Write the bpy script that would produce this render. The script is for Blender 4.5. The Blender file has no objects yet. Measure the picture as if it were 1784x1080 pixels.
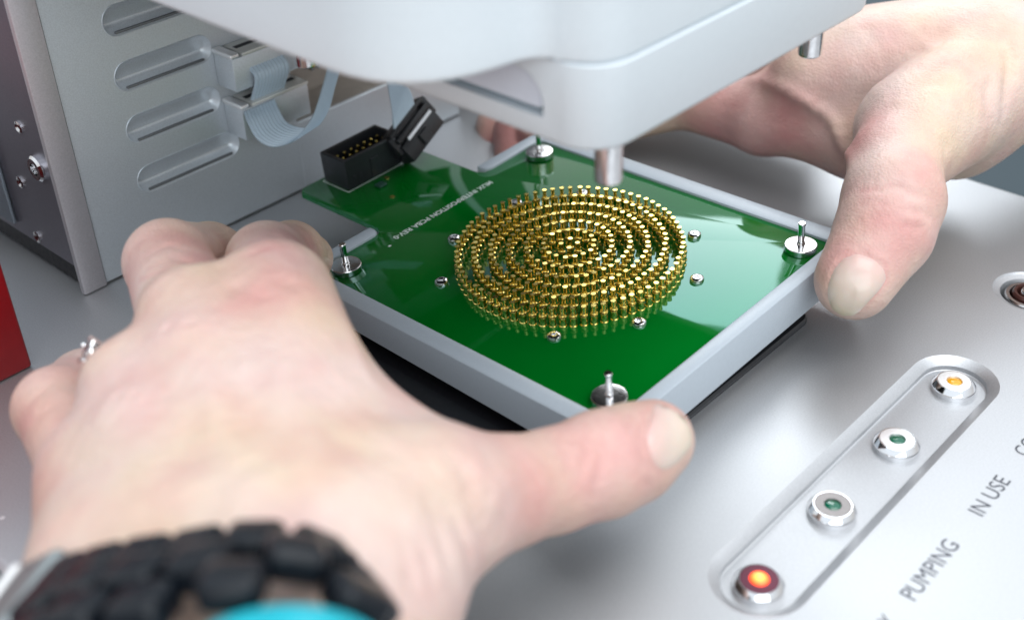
import bpy, bmesh, math, random
import numpy as np
from mathutils import Vector, Matrix, noise
from mathutils.bvhtree import BVHTree
from mathutils.geometry import tessellate_polygon

# ---------------------------------------------------------------- scene, camera, light (millimetres are scaled to metres by S)
S = 0.001
scn = bpy.context.scene
col = scn.collection
PI = math.pi
random.seed(7)
V = Vector

CAM = V((172.587, -203.653, 180.943))
CR = Matrix(((0.7375056, -0.3616029, 0.5703760),
             (0.6747488, 0.4299022, -0.5999151),
             (-0.0282749, 0.8273013, 0.5610464)))
FOC = 2143.08                                    # focal length in photo pixels (1784 wide)
cd = bpy.data.cameras.new('camera')
cam = bpy.data.objects.new('camera', cd)
col.objects.link(cam)
cam.matrix_world = Matrix.Translation(CAM * S) @ CR.to_4x4()
cd.sensor_width = 36.0
cd.lens = FOC / 1784 * 36.0
cd.clip_start = 0.01
cd.clip_end = 20
cd.dof.use_dof = True
cd.dof.focus_distance = 0.306
cd.dof.aperture_fstop = 10.5
cd.dof.aperture_blades = 0
scn.camera = cam

world = bpy.data.worlds.new('World')
scn.world = world
world.use_nodes = True
bg = world.node_tree.nodes['Background']
# a pale room: lighter overhead, a little darker and warmer at wall height and below
wn = world.node_tree
wg = wn.nodes.new('ShaderNodeTexCoord'); wsx = wn.nodes.new('ShaderNodeSeparateXYZ'); wr = wn.nodes.new('ShaderNodeValToRGB')
wn.links.new(wg.outputs['Generated'], wsx.inputs[0]); wn.links.new(wsx.outputs[2], wr.inputs[0]); wn.links.new(wr.outputs[0], bg.inputs[0])
wr.color_ramp.elements[0].position = .22; wr.color_ramp.elements[0].color = (.47, .47, .47, 1)
wr.color_ramp.elements[1].position = .72; wr.color_ramp.elements[1].color = (.70, .76, .82, 1)
bg.inputs[1].default_value = 1.42

def area(name, loc, target, sx, sy, radiance, colr):
    d = bpy.data.lights.new(name, 'AREA')
    d.shape = 'RECTANGLE'
    d.size, d.size_y = sx * S, sy * S
    d.energy = radiance * PI * sx * sy * S * S * 1.0
    d.color = colr
    o = bpy.data.objects.new(name, d)
    col.objects.link(o)
    o.location = V(loc) * S
    o.rotation_euler = (V(target) - V(loc)).to_track_quat('-Z', 'Y').to_euler()
    return o
# a tall window beyond the machine, the lamp panel on the ceiling and an added fill lamp behind the viewer
area('window_light', (-450, 780, 640), (40, 0, 10), 430, 500, 4.8, (0.92, 0.97, 1.0))
area('ceiling_lamp', (350, 150, 1100), (20, -20, 10), 900, 900, 2.3, (1.0, 0.98, 0.95))
area('side_fill_light', (900, -650, 520), (20, -20, 40), 1100, 900, 2.0, (0.90, 0.96, 1.0))

scn.view_settings.view_transform = 'Standard'
scn.view_settings.look = 'None'
scn.view_settings.exposure = 0.05
scn.view_settings.gamma = 1.0
scn.cycles.max_bounces = 8
scn.cycles.caustics_reflective = False
scn.cycles.caustics_refractive = False

# ---------------------------------------------------------------- helpers
def ray(px, py):
    return CR @ V(((px - 892) / FOC, -(py - 540) / FOC, -1.0))
def at(px, py, dep):                             # a point (mm) at a depth along the view axis
    return CAM + ray(px, py) * dep
def onz(px, py, z):
    d = ray(px, py)
    return CAM + d * ((z - CAM.z) / d.z)
def onx(px, py, x):
    d = ray(px, py)
    return CAM + d * ((x - CAM.x) / d.x)
CRn = np.array(CR); CAMn = np.array(CAM)
def proj_np(P):
    q = (P - CAMn) @ CRn
    return np.stack([892 - FOC * q[:, 0] / q[:, 2], 540 + FOC * q[:, 1] / q[:, 2], -q[:, 2]], 1)

def link(o, parent=None):
    col.objects.link(o)
    if parent is not None:
        o.parent = parent
    return o
def obj(name, bm, mat, parent=None, smooth=False, angle=35):
    me = bpy.data.meshes.new(name)
    if isinstance(bm, bmesh.types.BMesh):
        bm.to_mesh(me); bm.free()
    else:
        me.from_pydata(bm[0], [], bm[1])
    me.validate()
    if mat is not None:
        for m in (mat if isinstance(mat, (list, tuple)) else [mat]):
            me.materials.append(m)
    if smooth:
        for p in me.polygons: p.use_smooth = True
        me.set_sharp_from_angle(angle=math.radians(angle))
    return link(bpy.data.objects.new(name, me), parent)
def tag(o, label=None, cat=None, group=None, kind=None):
    if label: o['label'] = label
    if cat: o['category'] = cat
    if group: o['group'] = group
    if kind: o['kind'] = kind
    return o
def empty(name, loc=(0, 0, 0), rot=None):
    o = bpy.data.objects.new(name, None)
    o.empty_display_size = 0.01
    col.objects.link(o)
    m = Matrix.Translation(V(loc) * S)
    if rot is not None: m = m @ rot.to_4x4()
    o.matrix_world = m
    return o
def copy_tree(o, parent=None):
    c = o.copy(); col.objects.link(c); c.parent = parent
    for ch in list(o.children): copy_tree(ch, c)
    return c

def box_bm(x0, x1, y0, y1, z0, z1, bev=0.0, seg=2, bm=None):
    b = bmesh.new()
    bmesh.ops.create_cube(b, size=1.0)
    for v in b.verts:
        v.co = V((x0 + (v.co.x + .5) * (x1 - x0), y0 + (v.co.y + .5) * (y1 - y0), z0 + (v.co.z + .5) * (z1 - z0))) * S
    if bev:
        bmesh.ops.bevel(b, geom=b.edges[:], offset=bev * S, segments=seg, affect='EDGES', profile=0.5)
    if bm is None: return b
    me = bpy.data.meshes.new('t'); b.to_mesh(me); b.free(); bm.from_mesh(me); bpy.data.meshes.remove(me)
    return bm
def lathe_bm(prof, seg=24, bm=None, c=(0, 0, 0)):
    bm = bm or bmesh.new()
    rings = []
    for r, z in prof:
        if r <= 1e-6:
            rings.append([bm.verts.new((c[0] * S, c[1] * S, (z + c[2]) * S))])
        else:
            rings.append([bm.verts.new(((c[0] + r * math.cos(2 * PI * i / seg)) * S, (c[1] + r * math.sin(2 * PI * i / seg)) * S, (z + c[2]) * S)) for i in range(seg)])
    for a, b in zip(rings, rings[1:]):
        for i in range(seg):
            j = (i + 1) % seg
            if len(a) == 1 and len(b) == 1: continue
            if len(a) == 1: bm.faces.new((a[0], b[i], b[j])) if a[0].co.z < b[i].co.z else bm.faces.new((a[0], b[i], b[j]))
            elif len(b) == 1: bm.faces.new((a[i], a[j], b[0]))
            else: bm.faces.new((a[i], a[j], b[j], b[i]))
    bmesh.ops.recalc_face_normals(bm, faces=bm.faces[:])
    return bm
def rrect(x0, x1, y0, y1, rad, n=6):
    """rounded rectangle outline, anticlockwise; rad = one radius or four (x1y1, x0y1, x0y0, x1y0)"""
    if not isinstance(rad, (list, tuple)): rad = [rad] * 4
    out = []
    for (cx, cy, a0), r in zip(((x1, y1, 0), (x0, y1, 90), (x0, y0, 180), (x1, y0, 270)), rad):
        sx = -1 if cx == x1 else 1; sy = -1 if cy == y1 else 1
        if r <= 0: out.append((cx, cy)); continue
        for i in range(n + 1):
            a = math.radians(a0 + 90 * i / n)
            out.append((cx + sx * r + r * math.cos(a), cy + sy * r + r * math.sin(a)))
    return out
def loft_bm(loops, cap0=True, cap1=True, bm=None, recalc=True):
    """loops: lists of 3-D points of equal length"""
    bm = bm or bmesh.new()
    L = [[bm.verts.new(V(p) * S) for p in lp] for lp in loops]
    n = len(L[0])
    for a, b in zip(L, L[1:]):
        for i in range(n): bm.faces.new((a[i], a[(i + 1) % n], b[(i + 1) % n], b[i]))
    if cap0: bm.faces.new(L[0][::-1])
    if cap1: bm.faces.new(L[-1])
    if recalc: bmesh.ops.recalc_face_normals(bm, faces=bm.faces[:])
    return bm
def extrude_bm(poly, z0, z1, bev=0.0, axis='z', bm=None):
    def P(x, y, z): return (x, y, z)
    def inset(poly, d):
        n = len(poly); out = []
        for i in range(n):
            a = V(poly[i - 1]); b = V(poly[i]); c_ = V(poly[(i + 1) % n])
            t1 = (b - a); t2 = (c_ - b)
            if t1.length < 1e-6: t1 = t2
            if t2.length < 1e-6: t2 = t1
            t1.normalize(); t2.normalize()
            nn = V((-t1.y, t1.x)) + V((-t2.y, t2.x)); nn.normalize()
            k = d / max(0.5, nn.dot(V((-t1.y, t1.x))))
            out.append((b.x + nn.x * k, b.y + nn.y * k))
        return out
    if bev:
        ip = inset(poly, bev); ip2 = inset(poly, bev * .3)
        loops = [[P(x, y, z0) for x, y in ip], [P(x, y, z0 + bev) for x, y in poly], [P(x, y, z1 - bev) for x, y in poly],
                 [P(x, y, z1 - bev * .3) for x, y in ip2], [P(x, y, z1) for x, y in ip]]
    else:
        loops = [[P(x, y, z0) for x, y in poly], [P(x, y, z1) for x, y in poly]]
    return loft_bm(loops, bm=bm)
def catmull(pts, n):
    pts = [V(p) for p in pts]; out = []
    P = [2 * pts[0] - pts[1]] + pts + [2 * pts[-1] - pts[-2]]
    for i in range(1, len(P) - 2):
        for k in range(n):
            t = k / n; a, b, c, d = P[i - 1:i + 3]
            out.append(0.5 * ((2 * b) + (c - a) * t + (2 * a - 5 * b + 4 * c - d) * t * t + (3 * b - a - 3 * c + d) * t ** 3))
    out.append(pts[-1]); return out
def ribbon_bm(ctr, wid, thick, n=8, grooves=10):
    """ribbon cable: centre line points, half-width vectors; the surface is ridged along its length like a flat cable"""
    C = catmull(ctr, n); W = catmull(wid, n)
    loops = []
    m = grooves * 2
    for i, (c, w) in enumerate(zip(C, W)):
        t = (C[min(i + 1, len(C) - 1)] - C[max(i - 1, 0)]).normalized()
        nn = t.cross(w).normalized()
        top = []; bot = []
        for k in range(m + 1):
            u = -1 + 2 * k / m
            h = thick * (0.5 if k % 2 else 0.32)
            top.append(c + w * u + nn * h); bot.append(c + w * u - nn * h)
        loops.append(top + bot[::-1])
    return loft_bm(loops)
def tube_bm(pts, r, seg=8, bm=None):
    loops = []
    pts = [V(p) for p in pts]
    up = V((0, 0, 1))
    for i, p in enumerate(pts):
        t = (pts[min(i + 1, len(pts) - 1)] - pts[max(i - 1, 0)]).normalized()
        a = t.cross(up if abs(t.z) < .9 else V((1, 0, 0))).normalized(); b = t.cross(a)
        rr = r[i] if isinstance(r, (list, tuple)) else r
        loops.append([p + (a * math.cos(2 * PI * k / seg) + b * math.sin(2 * PI * k / seg)) * rr for k in range(seg)])
    return loft_bm(loops, bm=bm)

# ---------------------------------------------------------------- materials
def mat(name, base=(0.5, 0.5, 0.5), rough=0.5, metal=0.0, **kw):
    m = bpy.data.materials.new(name); m.use_nodes = True
    b = m.node_tree.nodes['Principled BSDF']
    b.inputs['Base Color'].default_value = (*base, 1)
    b.inputs['Roughness'].default_value = rough
    b.inputs['Metallic'].default_value = metal
    for k, v in kw.items():
        b.inputs[k.replace('_', ' ')].default_value = v
    return m
def nd(m, t, **kw):
    n = m.node_tree.nodes.new(t)
    for k, v in kw.items(): setattr(n, k, v)
    return n
def lk(m, a, b): m.node_tree.links.new(a, b)
def grain(m, scale, amount, rough_var=0.0, bump=0.0, c2=None, stretch=(1, 1, 1), detail=4, dist=0.0002):
    """noise on colour (towards c2), roughness and relief, in object space (metres)"""
    b = m.node_tree.nodes['Principled BSDF']
    tc = nd(m, 'ShaderNodeTexCoord'); mp = nd(m, 'ShaderNodeMapping'); mp.inputs['Scale'].default_value = stretch
    no = nd(m, 'ShaderNodeTexNoise'); no.inputs['Scale'].default_value = scale; no.inputs['Detail'].default_value = detail
    lk(m, tc.outputs['Object'], mp.inputs[0]); lk(m, mp.outputs[0], no.inputs['Vector'])
    base = b.inputs['Base Color'].default_value[:]
    mx = nd(m, 'ShaderNodeMix', data_type='RGBA')
    rp = nd(m, 'ShaderNodeMapRange'); rp.inputs[1].default_value = 0.3; rp.inputs[2].default_value = 0.7; rp.inputs[4].default_value = amount
    lk(m, no.outputs[0], rp.inputs[0]); lk(m, rp.outputs[0], mx.inputs[0])
    mx.inputs[6].default_value = base; mx.inputs[7].default_value = (*(c2 or tuple(x * 0.5 for x in base[:3])), 1)
    lk(m, mx.outputs[2], b.inputs['Base Color'])
    if rough_var:
        r0 = b.inputs['Roughness'].default_value
        rr = nd(m, 'ShaderNodeMapRange'); rr.inputs[3].default_value = max(0, r0 - rough_var); rr.inputs[4].default_value = min(1, r0 + rough_var)
        rr.inputs[1].default_value = 0.3; rr.inputs[2].default_value = 0.7
        lk(m, no.outputs[0], rr.inputs[0]); lk(m, rr.outputs[0], b.inputs['Roughness'])
    if bump:
        bp = nd(m, 'ShaderNodeBump'); bp.inputs['Strength'].default_value = bump; bp.inputs['Distance'].default_value = dist
        lk(m, no.outputs[0], bp.inputs['Height']); lk(m, bp.outputs[0], b.inputs['Normal'])
    return m

def metal_deck(name, base, rough, met=.82):
    """bead-blasted anodised aluminium: soft reflections, fine grain, a few pale specks and faint smears"""
    m = mat(name, base, rough, 1.0)
    b = m.node_tree.nodes['Principled BSDF']; b.inputs['Metallic'].default_value = met
    tc = nd(m, 'ShaderNodeTexCoord')
    fine = nd(m, 'ShaderNodeTexNoise'); fine.inputs['Scale'].default_value = 2600; fine.inputs['Detail'].default_value = 3
    big = nd(m, 'ShaderNodeTexNoise'); big.inputs['Scale'].default_value = 16; big.inputs['Detail'].default_value = 5
    vor = nd(m, 'ShaderNodeTexVoronoi'); vor.inputs['Scale'].default_value = 75
    for n in (fine, big, vor): lk(m, tc.outputs['Object'], n.inputs['Vector'])
    r = nd(m, 'ShaderNodeMapRange'); r.inputs[1].default_value = .3; r.inputs[2].default_value = .7; r.inputs[3].default_value = rough - .05; r.inputs[4].default_value = rough + .06
    lk(m, big.outputs[0], r.inputs[0]); lk(m, r.outputs[0], b.inputs['Roughness'])
    mx = nd(m, 'ShaderNodeMix', data_type='RGBA'); mx.inputs[6].default_value = (*[c * .90 for c in base], 1); mx.inputs[7].default_value = (*[min(1, c * 1.07) for c in base], 1)
    fr = nd(m, 'ShaderNodeMapRange'); fr.inputs[1].default_value = .25; fr.inputs[2].default_value = .75
    lk(m, fine.outputs[0], fr.inputs[0]); lk(m, fr.outputs[0], mx.inputs[0])
    sp = nd(m, 'ShaderNodeMapRange'); sp.inputs[1].default_value = .05; sp.inputs[2].default_value = .035
    lk(m, vor.outputs['Distance'], sp.inputs[0])
    sel = nd(m, 'ShaderNodeMath', operation='GREATER_THAN'); sel.inputs[1].default_value = .8
    sx = nd(m, 'ShaderNodeSeparateColor'); lk(m, vor.outputs['Color'], sx.inputs[0]); lk(m, sx.outputs[0], sel.inputs[0])
    mu = nd(m, 'ShaderNodeMath', operation='MULTIPLY'); lk(m, sp.outputs[0], mu.inputs[0]); lk(m, sel.outputs[0], mu.inputs[1])
    m2 = nd(m, 'ShaderNodeMix', data_type='RGBA'); m2.inputs[7].default_value = (.96, .97, .98, 1)
    lk(m, mu.outputs[0], m2.inputs[0]); lk(m, mx.outputs[2], m2.inputs[6]); lk(m, m2.outputs[2], b.inputs['Base Color'])
    bp = nd(m, 'ShaderNodeBump'); bp.inputs['Strength'].default_value = .22; bp.inputs['Distance'].default_value = .00005
    lk(m, fine.outputs[0], bp.inputs['Height']); lk(m, bp.outputs[0], b.inputs['Normal'])
    return m

M = {}
M['deck'] = metal_deck('anodised_deck', (.59, .60, .62), .45)
M['panel'] = metal_deck('brushed_cabinet_metal', (.70, .76, .81), .42, .55)
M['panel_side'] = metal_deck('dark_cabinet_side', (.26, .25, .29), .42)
M['side_cover'] = metal_deck('side_cover_metal', (.36, .42, .48), .45, .5)
M['satin'] = mat('satin_bright_metal', (.92, .93, .94), .42, .6)
M['clasp'] = mat('grey_clasp_metal', (.34, .38, .39), .4, .7)
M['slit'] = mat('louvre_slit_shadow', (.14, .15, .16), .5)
M['ring_silver'] = mat('bright_ring_silver', (.95, .95, .96), .16, 1.0)
M['plastic'] = grain(mat('pale_blue_white_plastic', (.77, .83, .87), .42), 900, .05, 0, .04)
M['plastic_panel'] = grain(mat('lavender_white_plastic', (.74, .79, .88), .45), 900, .05)
M['frame'] = grain(mat('grey_blue_frame_plastic', (.48, .54, .60), .38), 1400, .08, .05, .08, dist=.00005)
M['chrome'] = mat('polished_steel', (.80, .80, .81), .09, 1.0)
M['steel'] = grain(mat('turned_steel', (.72, .71, .71), .20, 1.0), 900, .25, .05)
M['gold'] = grain(mat('gold_plating', (.84, .66, .20), .15, 1.0), 700, .3, .05, c2=(.70, .52, .11))
M['groove_shade'] = mat('teal_groove_shade', (.10, .20, .23), .5)
M['black'] = grain(mat('black_plastic', (.016, .018, .022), .38), 900, .4, .05, .1)
M['black_tray'] = grain(mat('black_tray_plastic', (.012, .012, .016), .5), 700, .4, .06, .1)
M['ribbon'] = grain(mat('pale_blue_ribbon_cable', (.56, .69, .80), .45), 300, .1)
M['ribbon_edge'] = mat('silver_strip', (.75, .78, .82), .3, .6)
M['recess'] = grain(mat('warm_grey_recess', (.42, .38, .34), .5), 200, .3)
M['red'] = grain(mat('red_painted_metal', (.30, .003, .007), .35), 300, .3, .05)
M['bench'] = grain(mat('slate_bench', (.030, .058, .075), .6), 12, .5)
M['ink'] = mat('dark_print_ink', (.03, .033, .05), .5)
M['silk'] = mat('white_silkscreen', (.80, .86, .84), .5)
M['white_cap'] = mat('white_button_cap', (.86, .87, .88), .22)
M['dark_gap'] = mat('dark_joint', (.02, .022, .026), .6)
M['bracelet'] = grain(mat('black_bracelet', (.006, .009, .014), .30, 0, Specular_IOR_Level=.35), 200, .3, .05)
M['cyan'] = grain(mat('cyan_silicone', (.0, .44, .54), .4), 200, .2)
M['glass_stone'] = mat('clear_stone', (.97, .98, 1), .02, 0.0, Transmission_Weight=1.0, IOR=2.2)

def pcb_material():
    """green solder mask over fibreglass: deep green, faint copper traces under a glossy coat"""
    m = mat('green_solder_mask', (.0, .085, .012), .045, 0, IOR=1.6, Specular_Tint=(.34, .92, .95, 1), Coat_Weight=.15, Coat_Roughness=.03)
    b = m.node_tree.nodes['Principled BSDF']
    tc = nd(m, 'ShaderNodeTexCoord')
    no = nd(m, 'ShaderNodeTexNoise'); no.inputs['Scale'].default_value = 28; no.inputs['Detail'].default_value = 3
    lk(m, tc.outputs['Object'], no.inputs['Vector'])
    mx = nd(m, 'ShaderNodeMix', data_type='RGBA'); mx.inputs[6].default_value = (0, .115, .008, 1); mx.inputs[7].default_value = (.0, .17, .016, 1)
    lk(m, no.outputs[0], mx.inputs[0]); lk(m, mx.outputs[2], b.inputs['Base Color'])
    n2 = nd(m, 'ShaderNodeTexNoise'); n2.inputs['Scale'].default_value = 55; n2.inputs['Detail'].default_value = 2
    lk(m, tc.outputs['Object'], n2.inputs['Vector'])
    bp = nd(m, 'ShaderNodeBump'); bp.inputs['Strength'].default_value = .25; bp.inputs['Distance'].default_value = .0002
    lk(m, n2.outputs[0], bp.inputs['Height']); lk(m, bp.outputs[0], b.inputs['Normal'])
    return m
M['pcb'] = pcb_material()

def skin_material(name, pale, pink, warm):
    m = mat(name, pale, .43, 0, Subsurface_Weight=.14, Subsurface_Scale=.0025)
    b = m.node_tree.nodes['Principled BSDF']
    b.inputs['Subsurface Radius'].default_value = (1.0, .38, .22)
    b.inputs['Specular IOR Level'].default_value = .35
    tc = nd(m, 'ShaderNodeTexCoord')
    at_ = nd(m, 'ShaderNodeAttribute'); at_.attribute_name = 'flush'
    n1 = nd(m, 'ShaderNodeTexNoise'); n1.inputs['Scale'].default_value = 75; n1.inputs['Detail'].default_value = 4
    n2 = nd(m, 'ShaderNodeTexNoise'); n2.inputs['Scale'].default_value = 380; n2.inputs['Detail'].default_value = 4
    n3 = nd(m, 'ShaderNodeTexNoise'); n3.inputs['Scale'].default_value = 32
    vo = nd(m, 'ShaderNodeTexVoronoi'); vo.inputs['Scale'].default_value = 1500
    for n in (n1, n2, n3, vo): lk(m, tc.outputs['Object'], n.inputs['Vector'])
    r1 = nd(m, 'ShaderNodeMapRange'); r1.inputs[1].default_value = .42; r1.inputs[2].default_value = .72; r1.inputs[4].default_value = .42
    lk(m, n1.outputs[0], r1.inputs[0])
    ad = nd(m, 'ShaderNodeMath', operation='ADD', use_clamp=True)
    lk(m, at_.outputs['Fac'], ad.inputs[0]); lk(m, r1.outputs[0], ad.inputs[1])
    mw = nd(m, 'ShaderNodeMix', data_type='RGBA'); mw.inputs[6].default_value = (*pale, 1); mw.inputs[7].default_value = (*warm, 1)
    r3 = nd(m, 'ShaderNodeMapRange'); r3.inputs[1].default_value = .4; r3.inputs[2].default_value = .65
    lk(m, n3.outputs[0], r3.inputs[0]); lk(m, r3.outputs[0], mw.inputs[0])
    mx = nd(m, 'ShaderNodeMix', data_type='RGBA'); mx.inputs[7].default_value = (*pink, 1)
    lk(m, ad.outputs[0], mx.inputs[0]); lk(m, mw.outputs[2], mx.inputs[6])
    m3 = nd(m, 'ShaderNodeMix', data_type='RGBA', blend_type='MULTIPLY'); m3.inputs[0].default_value = .25
    lk(m, mx.outputs[2], m3.inputs[6])
    r2 = nd(m, 'ShaderNodeMapRange'); r2.inputs[1].default_value = .3; r2.inputs[2].default_value = .7; r2.inputs[3].default_value = .8; r2.inputs[4].default_value = 1.0
    lk(m, n2.outputs[0], r2.inputs[0]); lk(m, r2.outputs[0], m3.inputs[7]); lk(m, m3.outputs[2], b.inputs['Base Color'])
    ml = nd(m, 'ShaderNodeMath', operation='MULTIPLY_ADD'); ml.inputs[1].default_value = .35
    lk(m, vo.outputs['Distance'], ml.inputs[0]); lk(m, n2.outputs[0], ml.inputs[2])
    bp = nd(m, 'ShaderNodeBump'); bp.inputs['Strength'].default_value = .55; bp.inputs['Distance'].default_value = .0005
    lk(m, ml.outputs[0], bp.inputs['Height']); lk(m, bp.outputs[0], b.inputs['Normal'])
    return m
M['skin'] = skin_material('pale_skin', (.77, .59, .53), (.66, .32, .30), (.77, .60, .45))
def nail_material():
    m = mat('fingernail', (.66, .53, .48), .30, 0, Subsurface_Weight=.15, Subsurface_Scale=.002, Coat_Weight=.5, Coat_Roughness=.12)
    b = m.node_tree.nodes['Principled BSDF']
    a = nd(m, 'ShaderNodeAttribute'); a.attribute_name = 'nail_tip'
    cr = nd(m, 'ShaderNodeValToRGB')
    e = cr.color_ramp.elements
    e[0].position = 0; e[0].color = (.74, .47, .43, 1)
    e[1].position = 1; e[1].color = (.78, .70, .44, 1)
    x = e.new(.45); x.color = (.72, .58, .50, 1)
    x = e.new(.8); x.color = (.74, .62, .50, 1)
    lk(m, a.outputs['Fac'], cr.inputs[0]); lk(m, cr.outputs[0], b.inputs['Base Color'])
    return m
M['nail'] = nail_material()

# ---------------------------------------------------------------- setting: bench, deck
tag(obj('bench_top', box_bm(-2500, 2500, -2500, 2500, -75, -70), M['bench']), 'slate grey bench far below the machine deck', kind='structure')

SLOT = (87.2 - 9.5, 87.2 + 9.5)
bc = [onz(1325, 1009, -.2), onz(1451, 880, -.2), onz(1563, 765, -.2), onz(1660, 662, -.2)]   # button centres
sx_, sy0, sy1 = sum(p.x for p in bc) / 4, bc[0].y, bc[3].y
step = (bc[3].y - bc[0].y) / 3
def stadium(r, n=16, drop=0.0):
    out = []
    for i in range(n + 1):
        a = PI * i / n; out.append((sx_ + r * math.cos(a), sy1 + r * math.sin(a)))
    for i in range(n + 1):
        a = PI + PI * i / n; out.append((sx_ + r * math.cos(a), sy0 + r * math.sin(a)))
    return out
def circ(cx, cy, r, n=40): return [(cx + r * math.cos(2 * PI * i / n), cy + r * math.sin(2 * PI * i / n)) for i in range(n)]
hole_c = onz(1796, 508, 0)
RS = 10.2                                         # slot half width at the deck surface
bm = bmesh.new()
outer = rrect(-420, 420, -144.5, 131, 3, 4)
slot = stadium(RS); hol = circ(hole_c.x, hole_c.y, 9.6)
pts = [V((x, y, 0)) for x, y in outer], [V((x, y, 0)) for x, y in slot[::-1]], [V((x, y, 0)) for x, y in hol[::-1]]
flat = [p for l in pts for p in l]
vs = [bm.verts.new(p * S) for p in flat]
for t in tessellate_polygon([list(l) for l in pts]):
    try: bm.faces.new([vs[i] for i in t])
    except ValueError: pass
bmesh.ops.recalc_face_normals(bm, faces=bm.faces[:])
if sum(f.normal.z for f in bm.faces) < 0:
    bmesh.ops.reverse_faces(bm, faces=bm.faces[:])
def ring_strip(bm, loops, flip=False):
    L = [[bm.verts.new(V(p) * S) for p in lp] for lp in loops]
    n = len(L[0])
    for a, b in zip(L, L[1:]):
        for i in range(n):
            q = (a[i], a[(i + 1) % n], b[(i + 1) % n], b[i])
            bm.faces.new(q[::-1] if flip else q)
def at_z(poly, z): return [(x, y, z) for x, y in poly]
# rolled outer edge
def offs(d): return rrect(-420 - d, 420 + d, -144.5 - d, 131 + d, 3 + d, 4)
ring_strip(bm, [at_z(offs(0), 0), at_z(offs(1.0), -.25), at_z(offs(1.8), -.9), at_z(offs(2.2), -2), at_z(offs(2.2), -30)], flip=True)
# milled slot: wide chamfer, short wall, floor
ring_strip(bm, [at_z(stadium(RS), 0), at_z(stadium(RS - 2.3), -1.3), at_z(stadium(RS - 2.45), -1.5), at_z(stadium(RS - 2.5), -2.6), at_z(stadium(RS - 2.8), -2.75)])
f = bm.faces.new([bm.verts.new(V((x, y, -2.75)) * S) for x, y in stadium(RS - 2.8)])
# countersunk round hole near the right edge
ring_strip(bm, [at_z(circ(hole_c.x, hole_c.y, 9.6), 0), at_z(circ(hole_c.x, hole_c.y, 9.2), -.5), at_z(circ(hole_c.x, hole_c.y, 7.6), -.9), at_z(circ(hole_c.x, hole_c.y, 6.6), -5)])
bm.faces.new([bm.verts.new(V((x, y, -5)) * S) for x, y in circ(hole_c.x, hole_c.y, 6.6)])
deck = obj('deck', bm, M['deck'], smooth=True, angle=28)
tag(deck, 'satin aluminium instrument deck with a milled slot of buttons and printed words', kind='structure')

# lettering on the deck
def text_mesh(name, s, size, origin, xdir, mat_, parent=None, z=.02, stretch=1.0, bold=0.0, width=None, local=False, spacing=1.0):
    cu = bpy.data.curves.new(name, 'FONT'); cu.body = s; cu.size = size * S; cu.space_character = spacing; cu.offset = bold * S
    cu.resolution_u = 4
    t = bpy.data.objects.new(name, cu); col.objects.link(t)
    bpy.context.view_layer.update()
    me = bpy.data.meshes.new_from_object(t)
    col.objects.unlink(t); bpy.data.objects.remove(t)
    me.name = name
    me.materials.clear(); me.materials.append(mat_)
    xs = [v.co.x for v in me.vertices]
    w0 = max(xs) - min(xs); mn = min(xs)
    k = (width * S / w0) if width else stretch
    x = V(xdir).normalized(); y = V((-x.y, x.x, 0))
    for v in me.vertices:
        p = V(origin) * S + x * ((v.co.x - mn) * k) + y * v.co.y
        v.co = V((p.x, p.y, (origin[2] + z) * S))
    o = bpy.data.objects.new(name, me); return link(o, parent)
def deck_word(word, p0, p1, h):
    a = onz(*p0, 0); b = onz(*p1, 0)
    return text_mesh('lettering', word, h, a, (b - a), M['ink'], deck, z=.02, width=(b - a).length, bold=0.0)
# px of baseline start/end
deck_word('PUMPING', (1594, 1047), (1673, 950), 4.9)
deck_word('IN USE', (1712, 900), (1762, 838), 4.9)
deck_word('CONNECTED', (1790, 796), (1874, 693), 4.9)
deck_word('STANDBY', (1487, 1180), (1566, 1083), 4.9)

# ---------------------------------------------------------------- round push buttons
def make_button(kind, loc, label):
    r = empty('push_button', loc)
    tag(r, label, 'button', 'round steel push buttons in the milled slot')
    obj('bezel', lathe_bm([(5.15, -1.2), (5.15, .0), (5.05, .25), (4.15, 1.25), (4.05, 1.33), (3.92, 1.33), (3.9, .9)], 56), M['chrome'], r, True, 20)
    pr = [(3.86, .9), (3.86, 1.3), (3.78, 1.36), (1.85, 1.36), (1.78, 1.2), (1.75, 1.0)]
    dark = kind[0] == 'dark'
    capm = {'white': M['cap_white'], 'grey': M['cap_grey'], 'dark': M['cap_red']}[kind[0]]
    obj('cap', lathe_bm(pr, 48), capm, r, True, 25)
    if dark: lp = [(2.05, 1.37), (1.95, 1.6), (1.2, 1.85), (0, 1.95)]
    else: lp = [(1.78, 1.0), (1.5, 1.2), (.9, 1.38), (0, 1.44)]
    obj('lens', lathe_bm(lp, 32), M[kind[1]], r, True, 60)
    return r
M['cap_white'] = mat('polished_cap', (.95, .95, .95), .30, 1.0)
M['cap_grey'] = grain(mat('satin_cap', (.27, .25, .245), .36, 1.0), 900, .2)
M['cap_red'] = mat('dark_red_cap', (.16, .05, .075), .35, .7)
M['lens_green'] = mat('green_lens', (.0, .13, .07), .12, 0, Coat_Weight=1.0)
M['lens_amber'] = mat('amber_lens', (.9, .42, .01), .15, 0, Coat_Weight=1.0)
def emit(name, c, s):
    m = mat(name, c, .3); b = m.node_tree.nodes['Principled BSDF']
    b.inputs['Emission Color'].default_value = (*c, 1); b.inputs['Emission Strength'].default_value = s
    return m
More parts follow.
